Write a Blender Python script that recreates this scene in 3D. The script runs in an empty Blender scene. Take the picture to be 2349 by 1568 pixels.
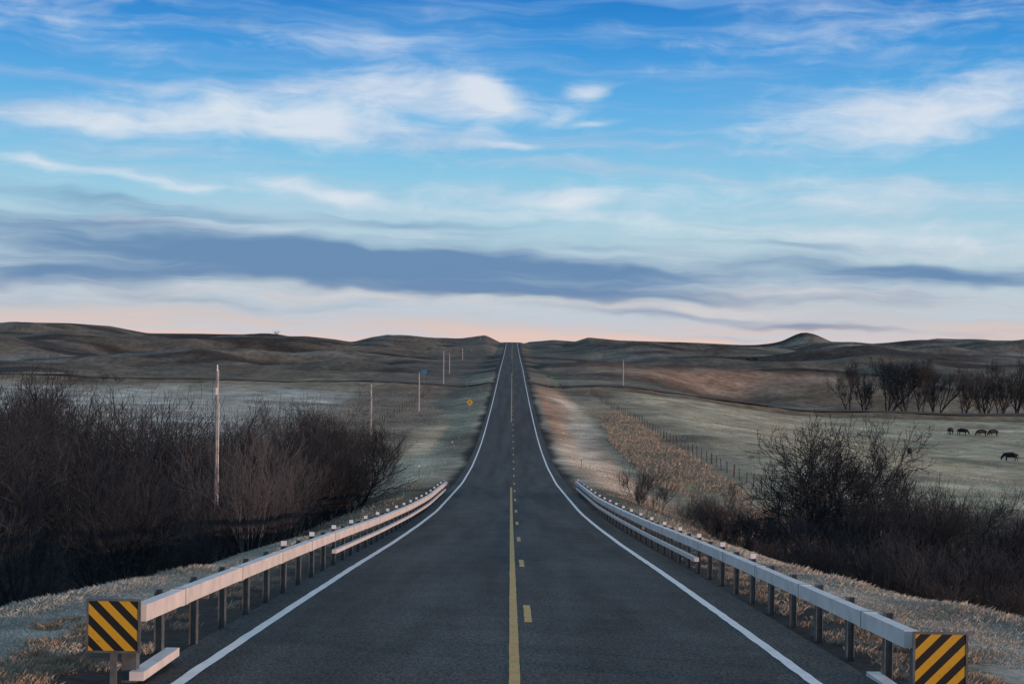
import bpy, math, numpy as np
from mathutils import Vector
rng=np.random.default_rng(7)
scene=bpy.context.scene
scene.view_settings.view_transform='Standard'
scene.view_settings.look='None'
scene.view_settings.exposure=0

# ------------------------------------------------------------ helpers
def mesh_np(name,verts,faces,mat=None,smooth=False,attrs=None,link=True,matidx=None):
    verts=np.asarray(verts,dtype=np.float32); faces=np.asarray(faces,dtype=np.int32)
    me=bpy.data.meshes.new(name)
    me.vertices.add(len(verts)); me.vertices.foreach_set('co',verts.ravel())
    n=faces.shape[1]
    me.loops.add(faces.size); me.loops.foreach_set('vertex_index',faces.ravel())
    me.polygons.add(len(faces))
    me.polygons.foreach_set('loop_start',np.arange(0,faces.size,n,dtype=np.int32))
    me.polygons.foreach_set('loop_total',np.full(len(faces),n,dtype=np.int32))
    mats=mat if isinstance(mat,(list,tuple)) else ([mat] if mat else [])
    for m in mats: me.materials.append(m)
    if matidx is not None: me.polygons.foreach_set('material_index',np.asarray(matidx,dtype=np.int32))
    me.polygons.foreach_set('use_smooth',np.full(len(faces),smooth))
    me.update(calc_edges=True)
    if attrs is not None:
        for k,a in attrs.items():
            at=me.color_attributes.new(k,'FLOAT_COLOR','POINT')
            at.data.foreach_set('color',np.asarray(a,dtype=np.float32).ravel())
    if not link: return me
    ob=bpy.data.objects.new(name,me); scene.collection.objects.link(ob)
    return ob

class Builder:
    def __init__(s): s.v=[];s.f=[];s.m=[]
    def box(s,c,size,m=0,yaw=0.0):
        cx,cy,cz=c; hx,hy,hz=[q/2 for q in size]
        b=len(s.v); ca,sa=math.cos(yaw),math.sin(yaw)
        for dz in(-hz,hz):
            for dx,dy in((-hx,-hy),(hx,-hy),(hx,hy),(-hx,hy)):
                s.v.append((cx+dx*ca-dy*sa,cy+dx*sa+dy*ca,cz+dz))
        for q in((0,3,2,1),(4,5,6,7),(0,1,5,4),(1,2,6,5),(2,3,7,6),(3,0,4,7)):
            s.f.append([b+i for i in q]); s.m.append(m)
    def beam(s,p0,p1,w,h,m=0):
        b=len(s.v)
        for p in(p0,p1):
            for dx,dz in((-w/2,-h/2),(w/2,-h/2),(w/2,h/2),(-w/2,h/2)):
                s.v.append((p[0]+dx,p[1],p[2]+dz))
        for q in((0,1,2,3),(7,6,5,4),(0,4,5,1),(1,5,6,2),(2,6,7,3),(3,7,4,0)):
            s.f.append([b+i for i in q]); s.m.append(m)
    def tube(s,p0,p1,r0,r1,n=8,m=0):
        p0=Vector(p0);p1=Vector(p1);d=(p1-p0).normalized()
        a=d.cross(Vector((0.3,1,0.1))).normalized(); c=d.cross(a)
        b=len(s.v)
        for p,r in((p0,r0),(p1,r1)):
            for i in range(n):
                t=2*math.pi*i/n; s.v.append(tuple(p+a*(r*math.cos(t))+c*(r*math.sin(t))))
        for i in range(n):
            j=(i+1)%n; s.f.append([b+i,b+j,b+n+j,b+n+i]); s.m.append(m)
        q=len(s.v); s.v.append(tuple(p1))
        for i in range(n):
            j=(i+1)%n; s.f.append([b+n+i,b+n+j,q,q]); s.m.append(m)
    def obj(s,name,mats,origin=(0,0,0),smooth=False):
        me=bpy.data.meshes.new(name)
        o=Vector(origin)
        fs=[f if f[-1]!=f[-2] else f[:3] for f in s.f]
        me.from_pydata([tuple(Vector(v)-o) for v in s.v],[],fs)
        for m in mats: me.materials.append(m)
        me.polygons.foreach_set('material_index',s.m)
        me.polygons.foreach_set('use_smooth',[smooth]*len(fs))
        me.update()
        ob=bpy.data.objects.new(name,me); ob.location=o; scene.collection.objects.link(ob); return ob

T=rng.random((256,256))
def vnoise(x,y,s=0):
    x=np.asarray(x,float)+s*17.3; y=np.asarray(y,float)+s*9.7
    xi=np.floor(x).astype(int);yi=np.floor(y).astype(int);fx=x-xi;fy=y-yi
    fx=fx*fx*(3-2*fx);fy=fy*fy*(3-2*fy)
    a=T[xi%256,yi%256];b=T[(xi+1)%256,yi%256];c=T[xi%256,(yi+1)%256];d=T[(xi+1)%256,(yi+1)%256]
    return (a*(1-fx)+b*fx)*(1-fy)+(c*(1-fx)+d*fx)*fy
def fbm(x,y,s=0,o=4):
    r=0;a=.5
    for i in range(o):
        r=r+a*vnoise(x*2**i,y*2**i,s+i*3); a*=.5
    return r/(1-.5**o)
def sst(a,b,x):
    t=np.clip((np.asarray(x,float)-a)/(b-a),0,1); return t*t*(3-2*t)

# ------------------------------------------------------------ terrain functions
RY=[-400,-60,0,16,21.5,32.8,45,58,72,88,110,138,170,204,280,366,449,560,680,840,960,1010,1080,1300,2000,6000]
RZ=[-4,-2.4,-2.6,-3.87,-4.33,-5.3,-6.4,-7.5,-8.6,-9.6,-10.95,-12.1,-12.75,-12.85,-12.1,-10.7,-9.0,-7.75,-6.2,-3.1,-.55,-.1,-1.2,-8,-40,-70]
_yy=np.arange(-400,6001,1.0); _zz=np.interp(_yy,RY,RZ)
def _sm(z,w):
    k=np.hanning(w);k/=k.sum();p=np.pad(z,w//2,mode='edge');return np.convolve(p,k,'valid')[:len(z)]
_z1=_sm(_zz,13);_z2=_sm(_zz,61); _w=sst(90,220,_yy); _zr=_z1*(1-_w)+_z2*_w
def zr(y): return np.interp(y,_yy,_zr)
BY=[-400,-60,0,25,45,90,130,300,352,385,500,700,900,1100]
BZ=[-6,-6,-7,-10,-12.4,-12.9,-13.2,-13.2,-12.2,-11.4,-10,-6.5,-3.5,0]
SP=[-1200,-200,0,150,250,340,450,620,720,810,850,890,1000,1060,1115,1150,1180,1230,1270,1320,1350,1420,1500,1600,1700,1790,1930,2000,2080,2150,2349,2700,3600]
SE=[20,23,28,28,24,8.3,9,8.2,2,-5,6,13,4.6,7,15,5,-2,2,6,3,13,7,5.5,4,-1,-2.4,-1.4,-1.5,8.7,18.6,19.4,14,18]
RU=[(p-1175)/3262 for p in SP]
def hillnoise(x,y):
    n=fbm(x/95,y/62,5,3); r=1-2*abs(fbm(x/75,y/50,61,2)-.5)*2.2
    return (n-.5)*21+(r-.6)*2.4
def height(x,y):
    x=np.asarray(x,float);y=np.asarray(y,float)
    b=np.interp(y,BY,BZ)
    u=x/np.maximum(y,60)
    R=np.interp(u,RU,SE)*1100/3262
    g=sst(560,1100,y)
    b=b+R*g
    b=b-sst(1130,1500,y)*14-sst(1500,2600,y)*45
    win=sst(300,520,y)*(1-sst(930,1095,y))
    b=b+win*hillnoise(x,y)*sst(14,60,abs(x))
    b=b+sst(120,200,y)*(1-sst(900,1090,y))*(fbm(x/14,y/14,8,3)-.5)*.9*sst(10,20,abs(x))
    b=b-5.6*sst(24,78,x)*sst(110,210,y)*(1-sst(430,640,y))
    b=b+6.5*np.exp(-((x-75)/60)**2-((y-500)/45)**2)
    r=np.hypot((x-213),(y-1030)*.7); b=b+9*np.exp(-(r/15)**2)+4*np.exp(-(r/42)**2)
    r=np.hypot(x-64,y-620); b=b+2.6*np.exp(-(r/5)**2)
    z0=zr(y)
    e0=np.interp(y,[0,18,40,100,130,200,400,1000],[9.5,9.3,6.3,6.2,7,8.5,8,7])
    e0=e0+(vnoise(y/9,x*0,3)-.5)*1.4
    e1=e0+np.abs(z0-b)*1.75+3.5
    w=sst(0,1,(abs(x)-e0)/(e1-e0))
    ws=sst(5,9.5,abs(x))*sst(120,170,y)*.5+sst(5.6,9,abs(x))*.25
    h=(z0-.05-ws*.7)*(1-w)+b*w
    d=abs(y-369-.02*x)
    h=h+.7*(1-sst(3.6,8,d))*sst(9,22,abs(x))
    h=h+(fbm(x/2.2,y/2.2,2,2)-.5)*.16*sst(5.0,7.5,abs(x))
    return h
ys=np.unique(np.round(np.concatenate([np.arange(-400,-20,20),np.arange(-20,12,2),np.arange(12,64,.4),
    64*1.0085**np.arange(0,345),np.arange(355,384,1.0),np.linspace(1210,6000,60)]),3))
xin=np.arange(0,14.01,.35)
NS=190
def xcols(y):
    X=0.8*max(y,0)+90
    t=np.linspace(0,1,NS+1)[1:]
    o=14.0+(X-14.0)*(t*.35+.65*t**2)
    r=np.concatenate([xin,o]); return np.concatenate([-r[:0:-1],r])
XX=np.array([xcols(y) for y in ys]); YY=np.repeat(ys[:,None],XX.shape[1],1)
ZZ=height(XX,YY)
inner=abs(XX)<4.55
ZZ=np.where(inner,zr(YY)-.06,ZZ)
C=np.array
def cover(x,y):
    ax=abs(x)
    n1=fbm(x/30,y/30,11,4); n2=fbm(x/6,y/9,12,3); n3=fbm(x/70,y/18,14,4)
    wob=(fbm(x/5,y/14,71,3)-.5)*6
    base=C([.165,.143,.102])[None,:]*np.ones((x.size,1))
    def mix(c,f):
        nonlocal base
        f=np.clip(f,0,1)[:,None]; base=base*(1-f)+C(c)[None,:]*f
    mix([.27,.25,.185],sst(.42,.6,n1))
    mix([.42,.40,.28],sst(22,32,x+wob)*sst(100,125,y)*(1-sst(352,362,y))*(.35+.8*n2))
    mix([.46,.48,.43],sst(28,42,-x+wob)*sst(120,150,y)*(1-sst(330,355,y))*(.35+.8*n2))
    hl=sst(385,470,y)
    mix([.118,.110,.092],hl*.9)
    mix([.24,.235,.205],hl*sst(.50,.68,fbm(x/110,y/45,21,4))*.6)
    mix([.034,.032,.031],hl*sst(.49,.60,n3)*.85)  # dark patches in the hill tint stand in for relief shading
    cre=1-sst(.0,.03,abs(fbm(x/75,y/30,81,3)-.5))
    mix([.045,.040,.036],hl*cre*.6)  # swale creases darkened in the colour, as painted hill shading
    mix([.36,.23,.15],np.exp(-((x-62)/42)**2-((y-470)/22)**2)*.9)
    # right roadside strips
    mix([.36,.23,.15],sst(5.3,6.6,x)*(1-sst(10,13,x+wob*.4))*sst(105,150,y)*(1-sst(350,360,y)))
    xs=10.2+2.2*np.sin(y/34)+wob*.3
    mix([.72,.60,.45],np.exp(-((x-xs)/2.7)**2)*sst(92,112,y)*(1-sst(300,350,y))*.9*(.6+.7*n2))  # pale mown strip, its colour raised so the bank looks sunlit
    mix([.31,.25,.15],sst(13.5,15,x+wob*.4)*(1-sst(19.5,22,x+wob*.2))*sst(90,150,y)*(1-sst(260,340,y))*.8)
    # left roadside strip
    xl=-(10.0+1.8*np.sin(y/30+1))+wob*.3
    mix([.50,.45,.32],np.exp(-((x-xl)/2.3)**2)*sst(100,125,y)*(1-sst(205,240,y))*.9)
    mix([.09,.075,.06],np.exp(-((x-xl+3.0)/.5)**2)*sst(100,125,y)*(1-sst(205,240,y))*.5)
    mix([.15,.125,.10],sst(9,14,-x+wob*.5)*(1-sst(30,40,-x))*sst(180,240,y)*.7)
    # creek bottom
    mix([.06,.052,.045],sst(7.5,10,ax)*sst(30,45,y)*(1-sst(98,118,y+wob*2))*.85)
    # near embankment
    mix([.42,.43,.385],(1-sst(20,55,y))*sst(5.6,7,ax)*(1-sst(10,13,ax)))
    mix([.17,.135,.10],(1-sst(20,30,y))*sst(.48,.62,fbm(x/1.6,y/2.2,97,3))*(1-sst(7.2,9,ax))*.8)
    # gravel shoulder
    wd=np.interp(y,[90,120],[5.1,4.45]);mix([.055,.050,.046],1-sst(wd,wd+1.1,ax+(n2-.5)*1.6))
    out=np.ones((x.size,4));out[:,:3]=base*(.75+.5*n2)[:,None]; return out
nr,nc=XX.shape
idx=np.arange(nr*nc).reshape(nr,nc)
F=np.stack([idx[:-1,:-1],idx[:-1,1:],idx[1:,1:],idx[1:,:-1]],-1).reshape(-1,4)

# ------------------------------------------------------------ materials
def newmat(name):
    m=bpy.data.materials.new(name);m.use_nodes=True;nt=m.node_tree;return m,nt,nt.nodes['Principled BSDF']
def N(nt,t,**k):
    n=nt.nodes.new(t)
    for a,b in k.items(): setattr(n,a,b)
    return n
def simple(name,col,rough=.7,metal=0,var=.25,scale=6,bump=.0):
    m,nt,p=newmat(name)
    tc=N(nt,'ShaderNodeTexCoord');no=N(nt,'ShaderNodeTexNoise');no.inputs['Scale'].default_value=scale;no.inputs['Detail'].default_value=4
    nt.links.new(tc.outputs['Object'],no.inputs['Vector'])
    r=N(nt,'ShaderNodeValToRGB')
    r.color_ramp.elements[0].position=.3;r.color_ramp.elements[1].position=.7
    r.color_ramp.elements[0].color=tuple(c*(1-var) for c in col)+(1,)
    r.color_ramp.elements[1].color=tuple(min(1,c*(1+var)) for c in col)+(1,)
    nt.links.new(no.outputs['Fac'],r.inputs['Fac']);nt.links.new(r.outputs['Color'],p.inputs['Base Color'])
    p.inputs['Roughness'].default_value=rough;p.inputs['Metallic'].default_value=metal
    return m
def mul(nt,a,b):
    n=N(nt,'ShaderNodeMix',data_type='RGBA',blend_type='MULTIPLY');n.inputs[0].default_value=1
    nt.links.new(a,n.inputs[6]);nt.links.new(b,n.inputs[7]);return n.outputs[2]
def noise_grey(nt,vec,scale,lo,hi,p0=.3,p1=.7,detail=5):
    no=N(nt,'ShaderNodeTexNoise');no.inputs['Scale'].default_value=scale;no.inputs['Detail'].default_value=detail
    nt.links.new(vec,no.inputs['Vector'])
    r=N(nt,'ShaderNodeMapRange');r.inputs[1].default_value=p0;r.inputs[2].default_value=p1;r.inputs[3].default_value=lo;r.inputs[4].default_value=hi
    nt.links.new(no.outputs['Fac'],r.inputs[0]);return r.outputs[0],no.outputs['Fac']
m_ground,nt,p=newmat('dry_frosted_grassland')
at=N(nt,'ShaderNodeVertexColor');at.layer_name='cover'
geo=N(nt,'ShaderNodeNewGeometry')
a,_=noise_grey(nt,geo.outputs['Position'],6,.6,1.35,detail=5)
b,_=noise_grey(nt,geo.outputs['Position'],.45,.66,1.32,detail=6)
c,h=noise_grey(nt,geo.outputs['Position'],.09,.7,1.3,detail=8)
col=mul(nt,mul(nt,mul(nt,at.outputs['Color'],a),b),c)
nt.links.new(col,p.inputs['Base Color']);p.inputs['Roughness'].default_value=.95;p.inputs['Specular IOR Level'].default_value=.1
no=N(nt,'ShaderNodeTexNoise');no.inputs['Scale'].default_value=4;no.inputs['Detail'].default_value=5
nt.links.new(geo.outputs['Position'],no.inputs['Vector'])
bm=N(nt,'ShaderNodeBump');bm.inputs['Strength'].default_value=.4;bm.inputs['Distance'].default_value=.08
nt.links.new(no.outputs['Fac'],bm.inputs['Height']);nt.links.new(bm.outputs['Normal'],p.inputs['Normal'])
m_asph,nt,p=newmat('asphalt')
geo=N(nt,'ShaderNodeNewGeometry')
a,hf=noise_grey(nt,geo.outputs['Position'],28,.3,1.8,.35,.65,3)
b,_=noise_grey(nt,geo.outputs['Position'],.8,.85,1.15)
mp=N(nt,'ShaderNodeMapping');mp.inputs['Scale'].default_value=(1.1,.03,1);nt.links.new(geo.outputs['Position'],mp.inputs['Vector'])
c,_=noise_grey(nt,mp.outputs[0],1.0,.76,1.28,.35,.65)
rg=N(nt,'ShaderNodeRGB');rg.outputs[0].default_value=(.062,.066,.066,1)
col=mul(nt,mul(nt,mul(nt,rg.outputs[0],a),b),c)
nt.links.new(col,p.inputs['Base Color']);p.inputs['Roughness'].default_value=.9;p.inputs['Specular IOR Level'].default_value=.15
m_tar=simple('crack_tar',(.018,.018,.02),.7)
def paint(name,colr,lo=.45):
    m,nt,p=newmat(name);geo=N(nt,'ShaderNodeNewGeometry')
    a,_=noise_grey(nt,geo.outputs['Position'],30,lo,1.0,.3,.5,4);b,_=noise_grey(nt,geo.outputs['Position'],2.5,.85,1.0)
    rg=N(nt,'ShaderNodeRGB');rg.outputs[0].default_value=colr+(1,)
    nt.links.new(mul(nt,mul(nt,rg.outputs[0],a),b),p.inputs['Base Color']);p.inputs['Roughness'].default_value=.6;return m
m_white=paint('road_paint_white',(.86,.89,.90),.8);m_yel=paint('road_paint_yellow',(.62,.38,.09),.4)
m_galv=simple('galvanised_steel',(.66,.65,.63),.5,.0,.14,3)
m_post=simple('weathered_steel_post',(.11,.125,.13),.6,.2,.3,9)
m_cap=simple('reflector_cap',(.75,.78,.8),.4,0,.1)
m_pole=simple('pale_weathered_wood',(.34,.33,.32),.8,0,.25,4)
m_wood=simple('fence_wood',(.07,.062,.055),.9)
m_wire=simple('fence_wire',(.13,.13,.13),.5,.6)
m_dirt=simple('dirt_road',(.05,.042,.036),.95,0,.35,.3)
m_cow=simple('black_hide',(.004,.004,.0045),.8)
m_bark=simple('dark_bark',(.019,.0225,.028),.9,0,.4,.8)
m_bark2=simple('twig_bark',(.032,.036,.042),.9,0,.4,.8)
m_bark4=simple('pale_twig_bark',(.068,.074,.082),.9,0,.3,.8)
m_bark3=simple('cottonwood_bark',(.030,.033,.036),.9,0,.35,.8)
m_signback=simple('sign_back',(.3,.31,.32),.5,.4)
m_ysign=simple('yellow_sign_sheeting',(.66,.37,.03),.5,0,.05)
m_blksign=simple('black_sign_ink',(.01,.01,.01),.5,0,.05)
m_gsign=simple('green_sign_sheeting',(.01,.14,.09),.5,0,.1)
m_bsign=simple('blue_sign_sheeting',(.03,.20,.36),.5,0,.1)
def stripes(name,sgn):
    m,nt,p=newmat(name);tc=N(nt,'ShaderNodeTexCoord');s=N(nt,'ShaderNodeSeparateXYZ');nt.links.new(tc.outputs['Object'],s.inputs[0])
    a=N(nt,'ShaderNodeMath',operation='MULTIPLY');a.inputs[1].default_value=sgn;nt.links.new(s.outputs[2],a.inputs[0])
    b=N(nt,'ShaderNodeMath',operation='ADD');nt.links.new(s.outputs[0],b.inputs[0]);nt.links.new(a.outputs[0],b.inputs[1])
    c=N(nt,'ShaderNodeMath',operation='MULTIPLY_ADD');c.inputs[1].default_value=1/.235;c.inputs[2].default_value=10.1;nt.links.new(b.outputs[0],c.inputs[0])
    f=N(nt,'ShaderNodeMath',operation='FRACT');nt.links.new(c.outputs[0],f.inputs[0])
    g=N(nt,'ShaderNodeMath',operation='GREATER_THAN');g.inputs[1].default_value=.5;nt.links.new(f.outputs[0],g.inputs[0])
    no=N(nt,'ShaderNodeTexNoise');no.inputs['Scale'].default_value=14;nt.links.new(tc.outputs['Object'],no.inputs['Vector'])
    ad=N(nt,'ShaderNodeMath',operation='MULTIPLY');nt.links.new(g.outputs[0],ad.inputs[0])
    mr=N(nt,'ShaderNodeMapRange');mr.inputs[1].default_value=.25;mr.inputs[2].default_value=.4;mr.inputs[3].default_value=.6;mr.inputs[4].default_value=1
    nt.links.new(no.outputs['Fac'],mr.inputs[0]);nt.links.new(mr.outputs[0],ad.inputs[1])
    mx=N(nt,'ShaderNodeMix',data_type='RGBA');mx.inputs[6].default_value=(.012,.012,.012,1);mx.inputs[7].default_value=(.58,.34,.02,1)
    nt.links.new(ad.outputs[0],mx.inputs[0]);nt.links.new(mx.outputs[2],p.inputs['Base Color']);p.inputs['Roughness'].default_value=.45
    return m

ground=mesh_np('grassland_ground',np.stack([XX,YY,ZZ],-1).reshape(-1,3),F,m_ground,True,{'cover':cover(XX.ravel(),YY.ravel())})

# ------------------------------------------------------------ road
def zr_lin(y): return np.interp(y,ys,zr(ys))
def strip(name,x0,x1,y0,y1,dz,mat,jit=0):
    yy=np.unique(np.concatenate([[y0],ys[(ys>y0)&(ys<y1)],[y1]]))
    n=len(yy);z=zr_lin(yy)+dz
    j=(rng.random(n)-.5)*jit
    v=np.concatenate([np.stack([x0+j,yy,z],-1),np.stack([x1+j*.6,yy,z],-1)])
    i=np.arange(n-1);f=np.stack([i,i+n,i+n+1,i+1],-1)
    return v,f
def strips(name,lst,mat):
    V=[];Fc=[];o=0
    for a in lst:
        v,f=strip(name,*a[:5],mat,a[5] if len(a)>5 else 0);V.append(v);Fc.append(f+o);o+=len(v)
    return mesh_np(name,np.concatenate(V),np.concatenate(Fc),mat)
strips('asphalt_road',[(-4.25,4.35,-400,1300,0.0)],m_asph)
strips('road_edge_line',[(-3.76,-3.61,-40,1100,.006,.02)],m_white)
strips('road_edge_line',[(3.51,3.66,-40,1100,.006,.02)],m_white)
strips('solid_yellow_line',[(.02,.15,-40,103,.006,.012),(.0,.13,225,430,.006),(-.02,.12,600,1000,.006)],m_yel)
strips('dashed_yellow_line',[(.26,.38,22.4+12.2*k,25.1+12.2*k,.006,.01) for k in range(-3,72)],m_yel)
lst=[]
for (yc,xa,xb,w) in ((39.3,.3,4.2,.10),(39.9,1.6,3.7,.05),(118,-3.4,-.5,.25),(160,.4,4.2,.7),(196,.5,4.0,1.3),(212,-2.5,.2,.5),(27.5,1.2,1.7,.10),(66,-3.2,-1.3,.12),(300,-4,4,.6)):
    xx=np.linspace(xa,xb,24);cy=yc+np.cumsum(rng.normal(0,w*.25,24));hw=w*.5*(.4+rng.random(24))*np.sin(np.linspace(.15,2.99,24))
    a=np.stack([xx,cy-hw,zr_lin(cy-hw)+.010],-1);b=np.stack([xx,cy+hw,zr_lin(cy+hw)+.010],-1);lst.append(np.concatenate([a,b]))
i=np.arange(23);f0=np.stack([i,i+1,i+25,i+24],-1)
mesh_np('road_tar_crack',np.concatenate(lst),np.concatenate([f0+48*k for k in range(len(lst))]),m_tar)
for sx in(-1,1):
    xs=np.unique(np.concatenate([np.arange(4.4,40,1.5),np.arange(40,380,4)]))*sx
    v=[];
    for off in(-3.4,0,3.4):
        yy=369+.02*xs+off; v.append(np.stack([xs,yy,np.maximum(height(xs,yy),height(xs,369+.02*xs)-.05)+.14+(.06 if off==0 else 0)],-1))
    n=len(xs);i=np.arange(n-1)
    f=np.concatenate([np.stack([i,i+1,i+n+1,i+n],-1),np.stack([i+n,i+n+1,i+2*n+1,i+2*n],-1)])
    mesh_np('dirt_crossroad',np.concatenate(v),f,m_dirt)

# ------------------------------------------------------------ guardrails
def guardrail(X,y0,y1,top,side):
    B=Builder();sp=1.9
    py=np.arange(y0+1.45,y1,sp)
    def zt(y): 
        return float(zr(y))+top(y)
    bh=.19;bw=.15
    yk=np.arange(y0,y1+.1,1.9)
    for a,b in zip(yk[:-1],yk[1:]):
        B.beam((X,a,zt(a)-bh/2),(X,b,zt(b)-bh/2),bw,bh,0)
    for a in yk[1::2]:
        B.beam((X,a-.16,zt(a-.16)-bh/2),(X,a+.16,zt(a+.16)-bh/2),bw+.012,bh+.012,0)
        B.beam((X,a-.008,zt(a)-bh/2),(X,a+.008,zt(a)-bh/2),bw+.02,bh+.02,1)
    for k,y in enumerate(py):
        zb=float(height(X+side*.12,y))-.3;t=zt(y)+.04
        cx=X+side*(bw/2+.06)
        B.box((cx-.045,y,(zb+t)/2),(.012,.11,t-zb),1);B.box((cx+.045,y,(zb+t)/2),(.012,.11,t-zb),1);B.box((cx,y,(zb+t)/2),(.08,.012,t-zb),1)
        B.box((X,y,zt(y)-bh-.03),(.12,.10,.06),1)
        if k%2==1 and y>24: B.box((cx,y,zt(y)+.075),(.10,.05,.09),2)
    yl=np.arange(33.5,y1+.1,1.9)
    for a,b in zip(yl[:-1],yl[1:]):
        B.beam((X,a,zt(a)-.46),(X,b,zt(b)-.46),.11,.09,0)
    B.beam((X,y0-.1,zt(y0)-.78),(X,y0+1.6,zt(y0+1.6)-.74),.16,.10,0)
    B.box((X-side*-.12,y0+.1,zt(y0)-.65),(.16,.16,.9),1)
    B.box((X,y1+.1,zt(y1)-.25),(.3,.35,.55),1)
    return B.obj('guardrail',[m_galv,m_post,m_cap],(X,y0,float(zr(y0))))
topL=lambda y:np.interp(y,[15,60],[.88,.78]);topR=lambda y:np.interp(y,[15,60],[.74,.80])
guardrail(-4.12,15.9,92,topL,-1);guardrail(4.42,15.6,96,topR,1)
def marker(cx,y,cz,sgn,name):
    B=Builder();s=.55
    B.box((cx,y,cz),(s,.012,s),0)
    for dx,dz,w,h in((0,s/2+.012,s+.05,.025),(0,-s/2-.012,s+.05,.025)): B.box((cx+dx,y+.002,cz+dz),(w,.03,h),1)
    for dx in(-1,1): B.box((cx+dx*(s/2+.012),y+.002,cz),(.025,.03,s),1)
    B.box((cx,y+.03,cz-.25),(.07,.04,1.0),1)
    return B.obj('hazard_marker',[stripes('hazard_stripes'+name,sgn),m_post],(cx,y,cz))
marker(-4.37,15.75,-3.2,1,'_a');marker(4.70,15.45,-3.38,-1,'_b')

# ------------------------------------------------------------ bare trees
def gen_tree(seed,H,stems=5,levels=6,kids=(4,4,4,3,3),spread=.45,up=.25,r0=.09,len0=.5,ratio=(.5,.8),rmin=.006,wig=.16,mat=None,name='bare_tree'):
    R=np.random.default_rng(seed)
    a=R.random(stems)*6.283
    P=np.stack([np.cos(a)*.25*(stems>1),np.sin(a)*.25*(stems>1),np.full(stems,-.3)],-1)
    D=np.stack([np.cos(a)*spread*R.random(stems),np.sin(a)*spread*R.random(stems),np.ones(stems)],-1);D/=np.linalg.norm(D,axis=1)[:,None]
    L=H*len0*(.7+.5*R.random(stems));r=r0*(.6+.6*R.random(stems))
    S0=[];S1=[];Q0=[];Q1=[]
    for lv in range(levels):
        ns=5 if lv<2 else (4 if lv<4 else 3)
        p=P.copy();d=D.copy();nodes=[p.copy()];dirs=[d.copy()]
        for s in range(ns):
            d=d+R.normal(0,wig,d.shape);d[:,2]+=up*.25;d/=np.linalg.norm(d,axis=1)[:,None]
            q=p+d*(L/ns)[:,None]
            ra=np.maximum(r*(1-.5*s/ns),rmin);rb=np.maximum(r*(1-.5*(s+1)/ns),rmin*.8)
            S0.append(p.copy());S1.append(q.copy());Q0.append(ra);Q1.append(rb)
            p=q;nodes.append(p.copy());dirs.append(d.copy())
        if lv==levels-1:break
        k=kids[min(lv,len(kids)-1)]
        nodes=np.array(nodes);dirs=np.array(dirs);n=len(P)
        t=(.28+.72*R.random((n,k)));t[:,0]=1.0
        ii=t*ns;i0=np.minimum(ii.astype(int),ns-1);fr=ii-i0
        ar=np.arange(n)[:,None]
        np_=nodes[i0,ar]*(1-fr[...,None])+nodes[i0+1,ar]*fr[...,None]
        nd=dirs[i0+1,ar]
        rnd=R.normal(0,1,nd.shape);rnd-= (rnd*nd).sum(-1,keepdims=True)*nd;rnd/=np.linalg.norm(rnd,axis=-1,keepdims=True)
        ang=np.where(t==1.0,.2,.40+.40*R.random(t.shape))[...,None]
        nd=nd*np.cos(ang)+rnd*np.sin(ang);nd[...,2]+=up*.5;nd/=np.linalg.norm(nd,axis=-1,keepdims=True)
        nl=L[:,None]*(ratio[0]+(ratio[1]-ratio[0])*R.random(t.shape));nrad=np.maximum(r[:,None]*(.75-.35*t)*np.where(t==1,1.5,.85),rmin)
        P=np_.reshape(-1,3);D=nd.reshape(-1,3);L=nl.ravel();r=nrad.ravel()
    A=np.concatenate(S0);Bq=np.concatenate(S1);ra=np.concatenate(Q0);rb=np.concatenate(Q1)
    sc=H/np.quantile(Bq[:,2],.998);A=A*sc;Bq=Bq*sc
    d=Bq-A;d/=np.linalg.norm(d,axis=1)[:,None]+1e-9
    ref=np.where(abs(d[:,2:3])>.9,C([[1,0,0]]),C([[0,0,1]]))
    u=np.cross(d,ref);u/=np.linalg.norm(u,axis=1)[:,None];w=np.cross(d,u)
    V=[]
    for (pp,rr) in((A,ra),(Bq,rb)):
        for k in range(3):
            t=2*math.pi*k/3;V.append(pp+(u*math.cos(t)+w*math.sin(t))*rr[:,None])
    V=np.stack(V,1).reshape(-1,3)
    b=np.arange(len(A))[:,None]*6
    Fc=np.concatenate([b+C([[0,1,4,3]]),b+C([[1,2,5,4]]),b+C([[2,0,3,5]])])
    return mesh_np(name,V,Fc,mat,False,link=False)
bk=(m_bark,m_bark2,m_bark)
shr=[gen_tree(100+i,9,stems=2+i%3,levels=6,kids=(6,4,4,3,2),spread=.7,up=.24,r0=.16,len0=.40,ratio=(.48,.8),rmin=.009,wig=.14,mat=bk[i%3]) for i in range(7)]
pale=[gen_tree(150+i,6,stems=8,levels=5,kids=(5,4,4,2),spread=.6,up=.4,r0=.03,len0=.5,ratio=(.4,.75),rmin=.006,wig=.09,mat=m_bark4) for i in range(2)]
low=[gen_tree(200+i,5,stems=8,levels=5,kids=(5,4,4,3),spread=.9,up=.3,r0=.04,len0=.45,ratio=(.5,.8),rmin=.008,wig=.11,mat=(m_bark2,m_bark)[i%2]) for i in range(3)]
tall=[gen_tree(300+i,8.4,stems=2,levels=7,kids=(6,4,4,3,3,2),spread=.45,up=.14,r0=.19,len0=.38,ratio=(.54,.8),rmin=.012,wig=.22,mat=m_bark) for i in range(2)]
cot=[gen_tree(400+i,14,stems=2+i%2,levels=6,kids=(5,4,4,3,3),spread=.6,up=.28,r0=.32,len0=.45,ratio=(.5,.78),rmin=.022,wig=.1,mat=m_bark3) for i in range(4)]
sml=[gen_tree(500+i,3,stems=8,levels=4,kids=(5,4,4),spread=.6,up=.3,r0=.02,len0=.5,ratio=(.4,.8),rmin=.007,mat=m_bark2) for i in range(2)]
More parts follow.
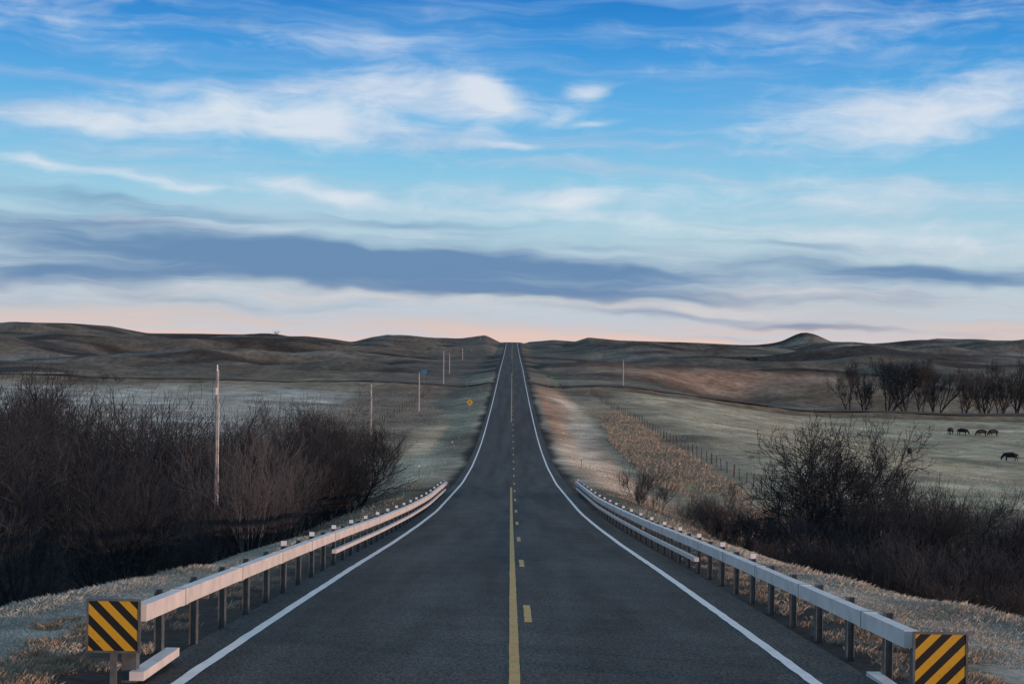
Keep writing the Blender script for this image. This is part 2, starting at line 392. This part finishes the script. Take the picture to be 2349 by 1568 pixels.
def inst(me,x,y,h,h0,name,parent=None,wid=1.0,z=None):
    ob=bpy.data.objects.new(name,me);s=h/h0
    ob.location=(x,y,float(height(x,y)) if z is None else z);ob.scale=(s*wid,s*wid,s);ob.rotation_euler=(rng.normal(0,.05),rng.normal(0,.05),rng.random()*6.28)
    scene.collection.objects.link(ob)
    if parent: ob.parent=parent
    return ob
def empty(name):
    e=bpy.data.objects.new(name,None);scene.collection.objects.link(e);return e
TH=empty('bare_thicket')
cnt=0
for y in np.arange(47,114,6.4):
    px=-20+rng.random()*90
    while px<880:
        u=(px-1175)/3262; x=u*y+rng.normal(0,.8);yy=y+rng.normal(0,2)
        topx=np.interp(px,[0,80,200,280,330,420,520,600,680,740,800,870],[95,75,105,165,100,175,95,165,110,140,155,210])
        zt=-(topx+rng.random()**1.2*105)/3262*yy
        zb=float(height(x,yy));h=min(zt-zb,11.5)
        clear=abs(u+.203)<.035 and yy<63
        if h>2.5 and abs(x)>8.2 and not clear and not (px>600 and yy<74) and not(px>760 and yy<88):
            inst(shr[rng.integers(7)],x,yy,h,9,'thicket_tree',TH,.9+.35*rng.random());cnt+=1
        px+=180+rng.random()*130 if y<70 else 125+rng.random()*105
for k in range(26):
    y=52+rng.random()*50;u=-.36+.25*rng.random();x=u*y
    if abs(x)>9: inst(low[rng.integers(3)],x,y,2.5+2*rng.random(),5,'thicket_shrub',TH)
for k in range(26):
    y=48+rng.random()*45;u=-.36+.22*rng.random();x=u*y
    if abs(x)>9: inst(pale[rng.integers(2)],x,y,3.5+2.5*rng.random(),6,'thicket_sapling',TH)
inst(shr[1],-13.2,95,8.8,9,'bare_tree',None,1.15)
inst(tall[1],-11.4,93,7.6,8.4,'bare_tree',None,1.05)
inst(shr[0],-10.9,101,6.8,9,'bare_tree',None,1.3)
inst(shr[2],-38,112,11.6,9,'bare_tree',None,.9)
RH=empty('bare_thicket')
inst(tall[0],16.6,80,8.7,8.4,'bare_tree',None,1.12)
inst(tall[1],19.2,83,8.7,8.4,'bare_tree',None,.85)
for (px,d,top) in ((1640,92,1200),(1690,88,1180),(1745,84,1160),(1800,78,1180),(1890,72,1180),(1950,76,1140),
    (2010,74,1110),(2060,80,1085),(2080,70,1140),(2130,76,1125),(2185,72,1090),(2210,80,1110),(2240,78,1130),(2300,72,1170),(2345,66,1170),(2400,72,1150),(1980,62,1220),(1870,64,1230),(2110,60,1230),(1720,80,1225),(1780,68,1235),(2220,60,1250),(2280,62,1240),(2040,66,1200)):
    x=(px-1175)/3262*d;zt=-(top-785-.014*(px-1175))/3262*d;zb=float(height(x,d));h=zt-zb
    if h>1.2: inst(shr[rng.integers(7)] if h>4.3 else low[rng.integers(3)],x,d,h,9 if h>4.3 else 5,'thicket_tree',RH,1.25)
for k in range(16):
    y=60+rng.random()*35;u=.14+.22*rng.random();inst((pale+low)[rng.integers(5)],u*y,y,2+1.6*rng.random(),5.5,'thicket_sapling',RH)
for (x,y,h) in ((9.0,100,3.4),(10.2,98,2.8),(11.5,92,2.2),(8.3,90,1.4),(13,86,2.5)):
    inst(sml[rng.integers(2)],x,y,h,3,'bare_shrub')
for (px,d,h) in ((1950,372,14.5),(1985,382,13),(2038,380,17),(2082,376,16),(2115,374,16.5),(2148,386,15),(2215,372,14),(2262,384,17),(2298,378,16),(2335,374,17),(2375,380,16)):
    d+=14;inst(cot[rng.integers(4)],(px-1175)/3262*d,d,h,14,'cottonwood_tree',None,.95)
for (x,y,h) in ((-110,355,3.8),(-103,358,3.2),(-97,350,2.5),(-180,1090,4.5),(13,362,2)): inst(shr[3],x,y,h,9,'bare_shrub',None,1.6)

# ------------------------------------------------------------ grass
m_gr,nt,p=newmat('frosted_grass_blades')
at=N(nt,'ShaderNodeVertexColor');at.layer_name='g'
s=N(nt,'ShaderNodeSeparateColor');nt.links.new(at.outputs['Color'],s.inputs[0])
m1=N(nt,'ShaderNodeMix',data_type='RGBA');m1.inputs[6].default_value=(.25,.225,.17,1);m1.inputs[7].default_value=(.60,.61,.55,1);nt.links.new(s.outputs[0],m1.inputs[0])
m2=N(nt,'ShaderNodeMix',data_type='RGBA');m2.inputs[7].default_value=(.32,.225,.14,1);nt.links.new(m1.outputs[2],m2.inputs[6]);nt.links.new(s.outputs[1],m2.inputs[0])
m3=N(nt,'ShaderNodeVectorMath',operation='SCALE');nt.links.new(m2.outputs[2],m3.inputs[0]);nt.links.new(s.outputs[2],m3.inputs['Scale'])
nt.links.new(m3.outputs[0],p.inputs['Base Color']);p.inputs['Roughness'].default_value=.85;p.inputs['Specular IOR Level'].default_value=.1
def grass(name,x,y,h,w,warm,lean=.4):
    n=len(x);z=height(x,y)-.02;a=rng.random(n)*6.283
    hx=np.cos(a)*w/2;hy=np.sin(a)*w/2
    lx=rng.normal(.12,lean,n)*h;ly=rng.normal(0,lean,n)*h
    v=np.stack([np.stack([x-hx,y-hy,z],-1),np.stack([x+hx,y+hy,z],-1),np.stack([x+lx*.35+hx*.7,y+ly*.35+hy*.7,z+h*.6],-1),np.stack([x+lx,y+ly,z+h*.95],-1)],1).reshape(-1,3)
    b=np.arange(n)[:,None]*4
    f=b+C([[0,1,2,3]])
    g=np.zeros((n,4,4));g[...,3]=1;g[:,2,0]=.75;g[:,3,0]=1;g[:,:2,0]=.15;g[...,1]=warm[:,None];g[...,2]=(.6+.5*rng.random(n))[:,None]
    return mesh_np(name,v,f,m_gr,False,{'g':g.reshape(-1,4)})
X=[];Y=[];H=[];W=[];Wm=[]
for sd in(-1,1):
    n=380000
    y=13+50*rng.random(n)**1.35
    x=5.4+rng.random(n)*(8.5)
    cl=fbm(x*sd/.7,y/.7,31,4);keep=(cl+rng.random(n)*.6>.56)&(x>5.9+(vnoise(y/1.3,x*0,40+sd)-.5)*2.2)
    x=x[keep];y=y[keep]
    e=np.interp(y,[0,18,40,100],[9.5,9.3,6.3,6.2])
    hh=(.03+.045*rng.random(len(x))**1.5)*(1+1.3*np.exp(-((x-e-.5)/.9)**2))*(.5+1.1*fbm(x*sd/1.5,y/1.5,37,2))
    X.append(x*sd);Y.append(y);H.append(hh);W.append(.004+y*.00018);Wm.append(np.clip(fbm(x*sd/2,y/2,33,3)*1.6-.85+(.2 if sd>0 else 0),0,1)*.7)
for k in range(300):
    sd=rng.choice([-1,1],p=[.35,.65]);cx=sd*(4.75+1.6*rng.random());cy=14+26*rng.random()**1.4;n=110
    X.append(cx+rng.normal(0,.09,n));Y.append(cy+rng.normal(0,.12,n));H.append(.04+.09*rng.random(n));W.append(np.full(n,.006));Wm.append(np.full(n,.3+.5*rng.random()))
for k in range(30):
    sd=rng.choice([-1,1],p=[.6,.4]);cx=sd*(5.4+1.6*rng.random());cy=14.5+8*rng.random();n=150
    X.append(cx+rng.normal(0,.11,n));Y.append(cy+rng.normal(0,.11,n));H.append(.05+.10*rng.random(n));W.append(np.full(n,.006));Wm.append(np.full(n,.6+.3*rng.random()))
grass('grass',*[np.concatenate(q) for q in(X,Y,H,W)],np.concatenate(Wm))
n=190000
y=60+290*rng.random(n)**1.5;x=(rng.random(n)*2-1)*(.38*y+4)
k=(abs(x)>6.4)&(rng.random(n)<.3+1.3*(fbm(x/7,y/12,51,3)-.3))
x=x[k];y=y[k]
grass('pasture_grass',x,y,(.06+.14*rng.random(len(x))),.02+y*.0003,np.clip(fbm(x/12,y/12,53,3)*1.4-.35+.3*sst(8,14,x)*(1-sst(21,24,x)),0,1),.4)
n=42000
y=88+180*rng.random(n)**1.2;x=13.0+8.5*rng.random(n)
k=(x>14+(fbm(y/16,x*0,91,3)-.5)*9+2.2*np.sin(y/34))&(x<21+(fbm(y/9,x*0,93,2)-.5)*3)&(rng.random(n)<.15+1.6*(fbm(x/3,y/7,95,3)-.25))
x=x[k];y=y[k]
grass('tall_dry_grass',x,y,(.18+.3*rng.random(len(x))),.025+y*.0003,.25+.5*rng.random(len(x)),.3)

# ------------------------------------------------------------ poles, fences, signs
for (x,y,zt,r) in ((-12.4,60,-1.35,.085),(-19.4,197,-6.3,.12),(-17.2,265,-6.0,.13),(-18.3,382,-2.9,.14),(-19.8,452,-3.9,.14),(-21.5,620,-2.9,.16),(-21,740,-4.3,.16),(-21.5,860,-3.2,.16),(-22,980,3,.16),(30.2,385,-4.6,.14)):
    B=Builder();zb=float(height(x,y))-.5
    B.tube((x,y,zb),(x,y,zt),r,r*.75,10,0)
    B.tube((x,y-.05,zt-.05),(x,y-.05,zt+.22),.035,.025,8,1);B.box((x,y-r-.03,zt-.9),(.08,.08,.3),1);B.tube((x+r+.02,y-.06,zb),(x+r,y-.06,zt-1.4),.018,.018,6,1)
    B.obj('utility_pole',[m_pole,m_cap],(x,y,zb),False)
def fence(xa,ya,xb,yb,sp):
    B=Builder();L=math.hypot(xb-xa,yb-ya);n=int(L/sp);pr=None
    for i in range(n+1):
        t=i/n;x=xa+(xb-xa)*t+rng.normal(0,.05);y=ya+(yb-ya)*t;z=float(height(x,y));hh=1.25+rng.normal(0,.06)
        big=i%4==0
        B.tube((x,y,z-.2),(x+rng.normal(0,.04),y,z+hh),.08 if big else .05,.07 if big else .045,6,0)
        if pr:
            for q in(.4,.75,1.1): B.tube((pr[0],pr[1],pr[2]+q),(x,y,z+q),.008,.008,3,1)
        pr=(x,y,z)
    B.obj('wire_fence',[m_wood,m_wire],(xa,ya,float(height(xa,ya))))
fence(22.6,128,19.5,345,3.6);fence(-21,215,-19.5,345,3.8)
def sign(x,y,w,h,zc,mat,shape='rect',posts=1):
    B=Builder();zg=float(height(x,y));z=zg+zc
    for i in range(posts):
        px=x+((i-.5)*w*.6 if posts==2 else 0);B.box((px,y+.04,(zg-.2+z+h*.3)/2),(.07,.05,z+h*.3-zg+.2),1)
    if shape=='rect': 
        B.box((x,y,z),(w,.02,h),0)
    else:
        b=len(B.v)
        for yy in(y-.012,y+.012):
            for dx,dz in((0,-h/2),(w/2,0),(0,h/2),(-w/2,0)):B.v.append((x+dx,yy,z+dz))
        for q in((0,1,2,3),(7,6,5,4),(0,4,5,1),(1,5,6,2),(2,6,7,3),(3,7,4,0)):B.f.append([b+i for i in q]);B.m.append(0)
        B.box((x,y-.02,z),(.08,.01,h*.5),2);B.box((x,y-.024,z),(w*.45,.01,.08),2)
    return B.obj('road_sign',[mat,m_signback,m_blksign],(x,y,zg))
sign(-7.2,248,1.15,1.15,2.1,m_ysign,'dia').name='warning_sign'
sign(-22.5,366,1.4,.9,3.3,m_bsign).name='blue_road_sign'
sign(-11.3,362,.7,.7,2.7,m_gsign).name='green_road_sign'
sign(9.4,362,1.0,.6,2.9,m_gsign).name='green_road_sign'
sign(11.4,362,1.0,.6,2.6,m_gsign).name='green_road_sign'
for (x,y) in((-7.8,122),(7.0,140),(-6.9,168),(7.0,190)):
    B=Builder();z=float(height(x,y));B.tube((x,y,z-.2),(x,y,z+1.1),.035,.035,6,0);B.box((x,y-.04,z+1.0),(.09,.02,.2),1);B.obj('delineator_post',[m_post,m_cap],(x,y,z))

# ------------------------------------------------------------ cattle
def cow(x,y,yaw,graze=True,s=1.0):
    hd=[(.92,0,1.02,.25),(1.15,0,.74,.18),(1.31,0,.46,.15),(1.40,0,.20,.095)] if graze else [(.95,0,1.28,.24),(1.15,0,1.42,.18),(1.32,0,1.44,.155),(1.55,0,1.30,.095)]
    V=[(0,0,.97,.42),(-.45,0,1.02,.40),(-.82,0,1.10,.31),(.38,0,.97,.43),(.66,0,1.03,.36)]+hd
    E=[(0,1),(1,2),(0,3),(3,4),(4,5),(5,6),(6,7),(7,8)]
    def add(par,pts):
        for q in pts:
            V.append(q);E.append((par,len(V)-1));par=len(V)-1
    for sd in(-1,1):
        st=.1*sd
        add(2,[(-.78,.2*sd,.82,.20),(-.68+st,.22*sd,.62,.12),(-.84+st,.22*sd,.40,.075),(-.80+st,.22*sd,.08,.06),(-.76+st,.22*sd,.03,.07)])
        add(4,[(.62,.2*sd,.78,.15),(.60-st,.2*sd,.42,.085),(.60-st,.2*sd,.08,.06),(.64-st,.2*sd,.03,.07)])
        add(7,[(hd[2][0]-.12,.17*sd,hd[2][2]+.10,.04),(hd[2][0]-.16,.27*sd,hd[2][2]+.08,.03)])
    add(2,[(-1.06,0,1.1,.05),(-1.14,0,.8,.03),(-1.13,0,.5,.04)])
    me=bpy.data.meshes.new('cow');me.from_pydata([v[:3] for v in V],E,[]);ob=bpy.data.objects.new('cow',me);scene.collection.objects.link(ob)
    ob.modifiers.new('s','SKIN')
    for i,sv in enumerate(me.skin_vertices[0].data):
        sv.radius=(V[i][3]*.8,V[i][3]);sv.use_root=(i==0)
    ss=ob.modifiers.new('sub','SUBSURF');ss.levels=1;ss.render_levels=1
    me.materials.append(m_cow)
    ob.location=(x,y,float(height(x,y)));ob.rotation_euler=(0,0,yaw);ob.scale=(s,s,s)
for (x,y,yaw,g) in((95.2,308,.9,True),(97.2,306,-.7,True),(101,305,3.4,True),(103.5,305,3.5,True),(83,236,2.6,True),(66.5,237,1.3,True),(102,612,.3,True),(104.5,610,2.9,False)):
    cow(x,y,yaw,g,1.12)

# ------------------------------------------------------------ sky
w=bpy.data.worlds.new('World');scene.world=w;w.use_nodes=True;nt=w.node_tree
bg=nt.nodes['Background']
def M(op,a,b=None,c=None):
    n=nt.nodes.new('ShaderNodeMath');n.operation=op
    for i,q in enumerate((a,b,c)):
        if q is None: continue
        if isinstance(q,(int,float)): n.inputs[i].default_value=q
        else: nt.links.new(q,n.inputs[i])
    return n.outputs[0]
def SS(x,a,b,lo=0,hi=1):
    n=nt.nodes.new('ShaderNodeMapRange');n.interpolation_type='SMOOTHSTEP'
    nt.links.new(x,n.inputs[0])
    for i,q in zip((1,2,3,4),(a,b,lo,hi)):n.inputs[i].default_value=q
    return n.outputs[0]
tc=nt.nodes.new('ShaderNodeTexCoord');sp=nt.nodes.new('ShaderNodeSeparateXYZ');nt.links.new(tc.outputs['Generated'],sp.inputs[0])
A0=M('MULTIPLY',M('ARCTAN2',sp.outputs[0],sp.outputs[1]),57.2958);E0=M('MULTIPLY',M('ARCSINE',sp.outputs[2]),57.2958)
def noise(sa,se,scale=1,detail=6,rough=.55,off=0,A=A0,E=E0,dist=0,shear=0):
    cb=nt.nodes.new('ShaderNodeCombineXYZ');nt.links.new(M('MULTIPLY',A,sa),cb.inputs[0]);nt.links.new(M('ADD',M('MULTIPLY',E,se),M('MULTIPLY',A,shear)),cb.inputs[1]);cb.inputs[2].default_value=off
    n=nt.nodes.new('ShaderNodeTexNoise');n.inputs['Scale'].default_value=scale;n.inputs['Detail'].default_value=detail;n.inputs['Roughness'].default_value=rough;n.inputs['Distortion'].default_value=dist
    nt.links.new(cb.outputs[0],n.inputs['Vector']);return n.outputs['Fac']
w1=noise(.18,.6,1,2,.5,3.1);w2=noise(.28,.7,1,2,.5,8.2)
A=M('ADD',A0,M('MULTIPLY',M('SUBTRACT',w1,.5),4.0));E=M('ADD',E0,M('MULTIPLY',M('SUBTRACT',w2,.5),1.2))
def blobs(lst):
    tot=None
    for (ca,ce,ra,re,sl,wt) in lst:
        da=M('SUBTRACT',A,ca);de=M('SUBTRACT',M('SUBTRACT',E,ce),M('MULTIPLY',da,sl))
        qa=M('DIVIDE',da,ra);qe=M('DIVIDE',de,re)
        s=M('ADD',M('MULTIPLY',qa,qa),M('MULTIPLY',qe,qe))
        g=M('MULTIPLY',M('EXPONENT',M('MULTIPLY',s,-1)),wt)
        tot=g if tot is None else M('ADD',tot,g)
    return tot
WH=[(-1.2,9.7,1.3,1.1,-.1,.95),(-5.0,10.2,3.6,1.1,-.12,.62),(-11.4,9.0,5.5,1.1,0,.58),(-7.6,8.6,5,.9,0,.64),(-17.5,8.2,4.5,.5,0,.62),
 (1.6,9.1,1.1,.5,.05,.7),(2.9,10.0,.8,.35,0,.85),(3.6,8.9,.9,.18,0,.5),(0.3,7.9,1.4,.2,0,.5),(17.6,9.3,6,1.5,.14,.64),(13.3,8.6,5,1.1,.05,.44),
 (-8,5.9,3,.30,-.15,.75),(-18,6.6,3.5,.25,-.1,.75),(-13.3,6.0,3,.2,-.06,.5),(2,5.6,1.0,.28,0,.85),(4,4.8,4.8,.35,-.08,.6),(-15,4.5,5,.3,0,.6),
 (14,12.4,8,1.3,.1,.38),(-18,12.3,5,1.3,.1,.42),(16,4.0,8,.9,0,.55),(10,5.8,10,.9,0,.42),(-2,5.9,8,.4,0,.35),(12,2.1,6,.3,-.03,.6),(-10,4.2,9,.3,0,.4),(-6,7.4,9,.5,0,.22),(7,1.5,6,.35,-.02,.55),(-8,1.8,8,.3,0,.5),(-6,11.8,7,.5,.08,.22)]
DK=[(-13,3.3,11,1.05,-.02,1.05),(-4,3.0,7,.8,-.03,.9),(3.5,2.8,4.5,.55,-.05,.75),(-18,4.3,5,.5,0,.5),(13,2.9,7,.55,-.03,.75),(18,2.6,5,.6,0,.6),(11.8,.75,4,.18,-.05,.85),
 (-15,5.2,7,.35,-.07,.55),(-3,4.8,9,.25,-.02,.4),(-1,2.1,8,.3,-.03,.6),(-10,1.35,8,.22,0,.5),(-18,2.2,6,.45,0,.8),(6,1.2,5,.15,-.03,.4),(3.5,2.0,6,.3,-.05,.5),(12,3.9,7,.25,-.03,.35),(4,3.8,5,.2,-.04,.35),(14,1.9,6,.25,-.03,.45)]
nW=noise(.45,1.2,1,8,.60,1.0,A,E,0,-.05);nS=noise(.09,1.3,1,5,.52,5.0,A0,E,0,.03);nD=noise(.13,1.3,1,6,.54,15.0,A0,E,0,.03);nF=noise(.16,2.4,1,5,.52,25.0,A0,E,0,.06)
nn=M('ADD',M('MULTIPLY',nW,.5),M('ADD',M('MULTIPLY',nS,.28),M('MULTIPLY',nF,.22)))
mW=M('ADD',blobs(WH),M('MULTIPLY',M('SUBTRACT',nn,.5),2.2))
dW=SS(mW,.06,1.15,0,.92)
nd=M('ADD',M('MULTIPLY',nD,.65),M('MULTIPLY',nF,.35))
mD=M('ADD',blobs(DK),M('MULTIPLY',M('SUBTRACT',nd,.5),2.1))
dD=SS(mD,.08,1.2,0,.92)
Eg=M('ADD',E0,M('MULTIPLY',M('SUBTRACT',nS,.5),1.8))
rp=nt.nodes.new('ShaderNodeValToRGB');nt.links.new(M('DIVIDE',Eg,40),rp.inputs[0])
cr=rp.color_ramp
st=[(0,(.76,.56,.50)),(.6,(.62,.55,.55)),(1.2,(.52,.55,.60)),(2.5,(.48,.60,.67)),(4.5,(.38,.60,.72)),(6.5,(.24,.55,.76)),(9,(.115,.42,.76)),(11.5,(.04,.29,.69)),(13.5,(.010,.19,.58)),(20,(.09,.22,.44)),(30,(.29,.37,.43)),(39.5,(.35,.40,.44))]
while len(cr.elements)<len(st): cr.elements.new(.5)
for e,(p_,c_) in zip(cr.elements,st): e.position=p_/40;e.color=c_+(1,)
def mixc(fac,a,b):
    n=nt.nodes.new('ShaderNodeMix');n.data_type='RGBA'
    if isinstance(fac,(int,float)):n.inputs[0].default_value=fac
    else: nt.links.new(fac,n.inputs[0])
    for i,q in((6,a),(7,b)):
        if isinstance(q,tuple): n.inputs[i].default_value=q+(1,)
        else: nt.links.new(q,n.inputs[i])
    return n.outputs[2]
veil=SS(nS,.38,.72,0,.6)
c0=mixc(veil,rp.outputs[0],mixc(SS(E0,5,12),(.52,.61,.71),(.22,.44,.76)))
wc=mixc(SS(E0,1.0,5),(.78,.66,.64),(.71,.765,.84))
c1=mixc(dW,c0,wc)
dc=mixc(SS(E0,.2,2.6),(.20,.26,.39),(.10,.22,.42))
c2=mixc(dD,c1,dc)
c3=mixc(SS(E0,-1.5,-.1),(.08,.075,.07),c2)
sky=nt.nodes.new('ShaderNodeTexSky');sky.sky_type='NISHITA';sky.sun_disc=False;sky.sun_elevation=math.radians(6);sky.sun_rotation=math.radians(118)
ad=nt.nodes.new('ShaderNodeMix');ad.data_type='RGBA';ad.blend_type='ADD';ad.inputs[0].default_value=.006
nt.links.new(c3,ad.inputs[6]);nt.links.new(sky.outputs[0],ad.inputs[7])
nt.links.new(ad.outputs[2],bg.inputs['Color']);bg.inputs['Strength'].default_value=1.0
# ------------------------------------------------------------ sun
L=bpy.data.lights.new('sun','SUN');L.energy=3.0;L.angle=math.radians(1);L.color=(1,.56,.36)
so=bpy.data.objects.new('sun',L);scene.collection.objects.link(so)
el=math.radians(6);az=math.radians(118)
d=Vector((math.sin(az)*math.cos(el),math.cos(az)*math.cos(el),math.sin(el)))
so.rotation_euler=(-d).to_track_quat('-Z','Y').to_euler()
# ------------------------------------------------------------ camera
cam=bpy.data.cameras.new('camera');cam.lens=50;cam.sensor_width=36;cam.clip_end=12000;cam.clip_start=.1
co=bpy.data.objects.new('camera',cam);scene.collection.objects.link(co)
co.location=(0,0,0);co.rotation_euler=(math.radians(90),math.radians(-.8),0)
scene.camera=co
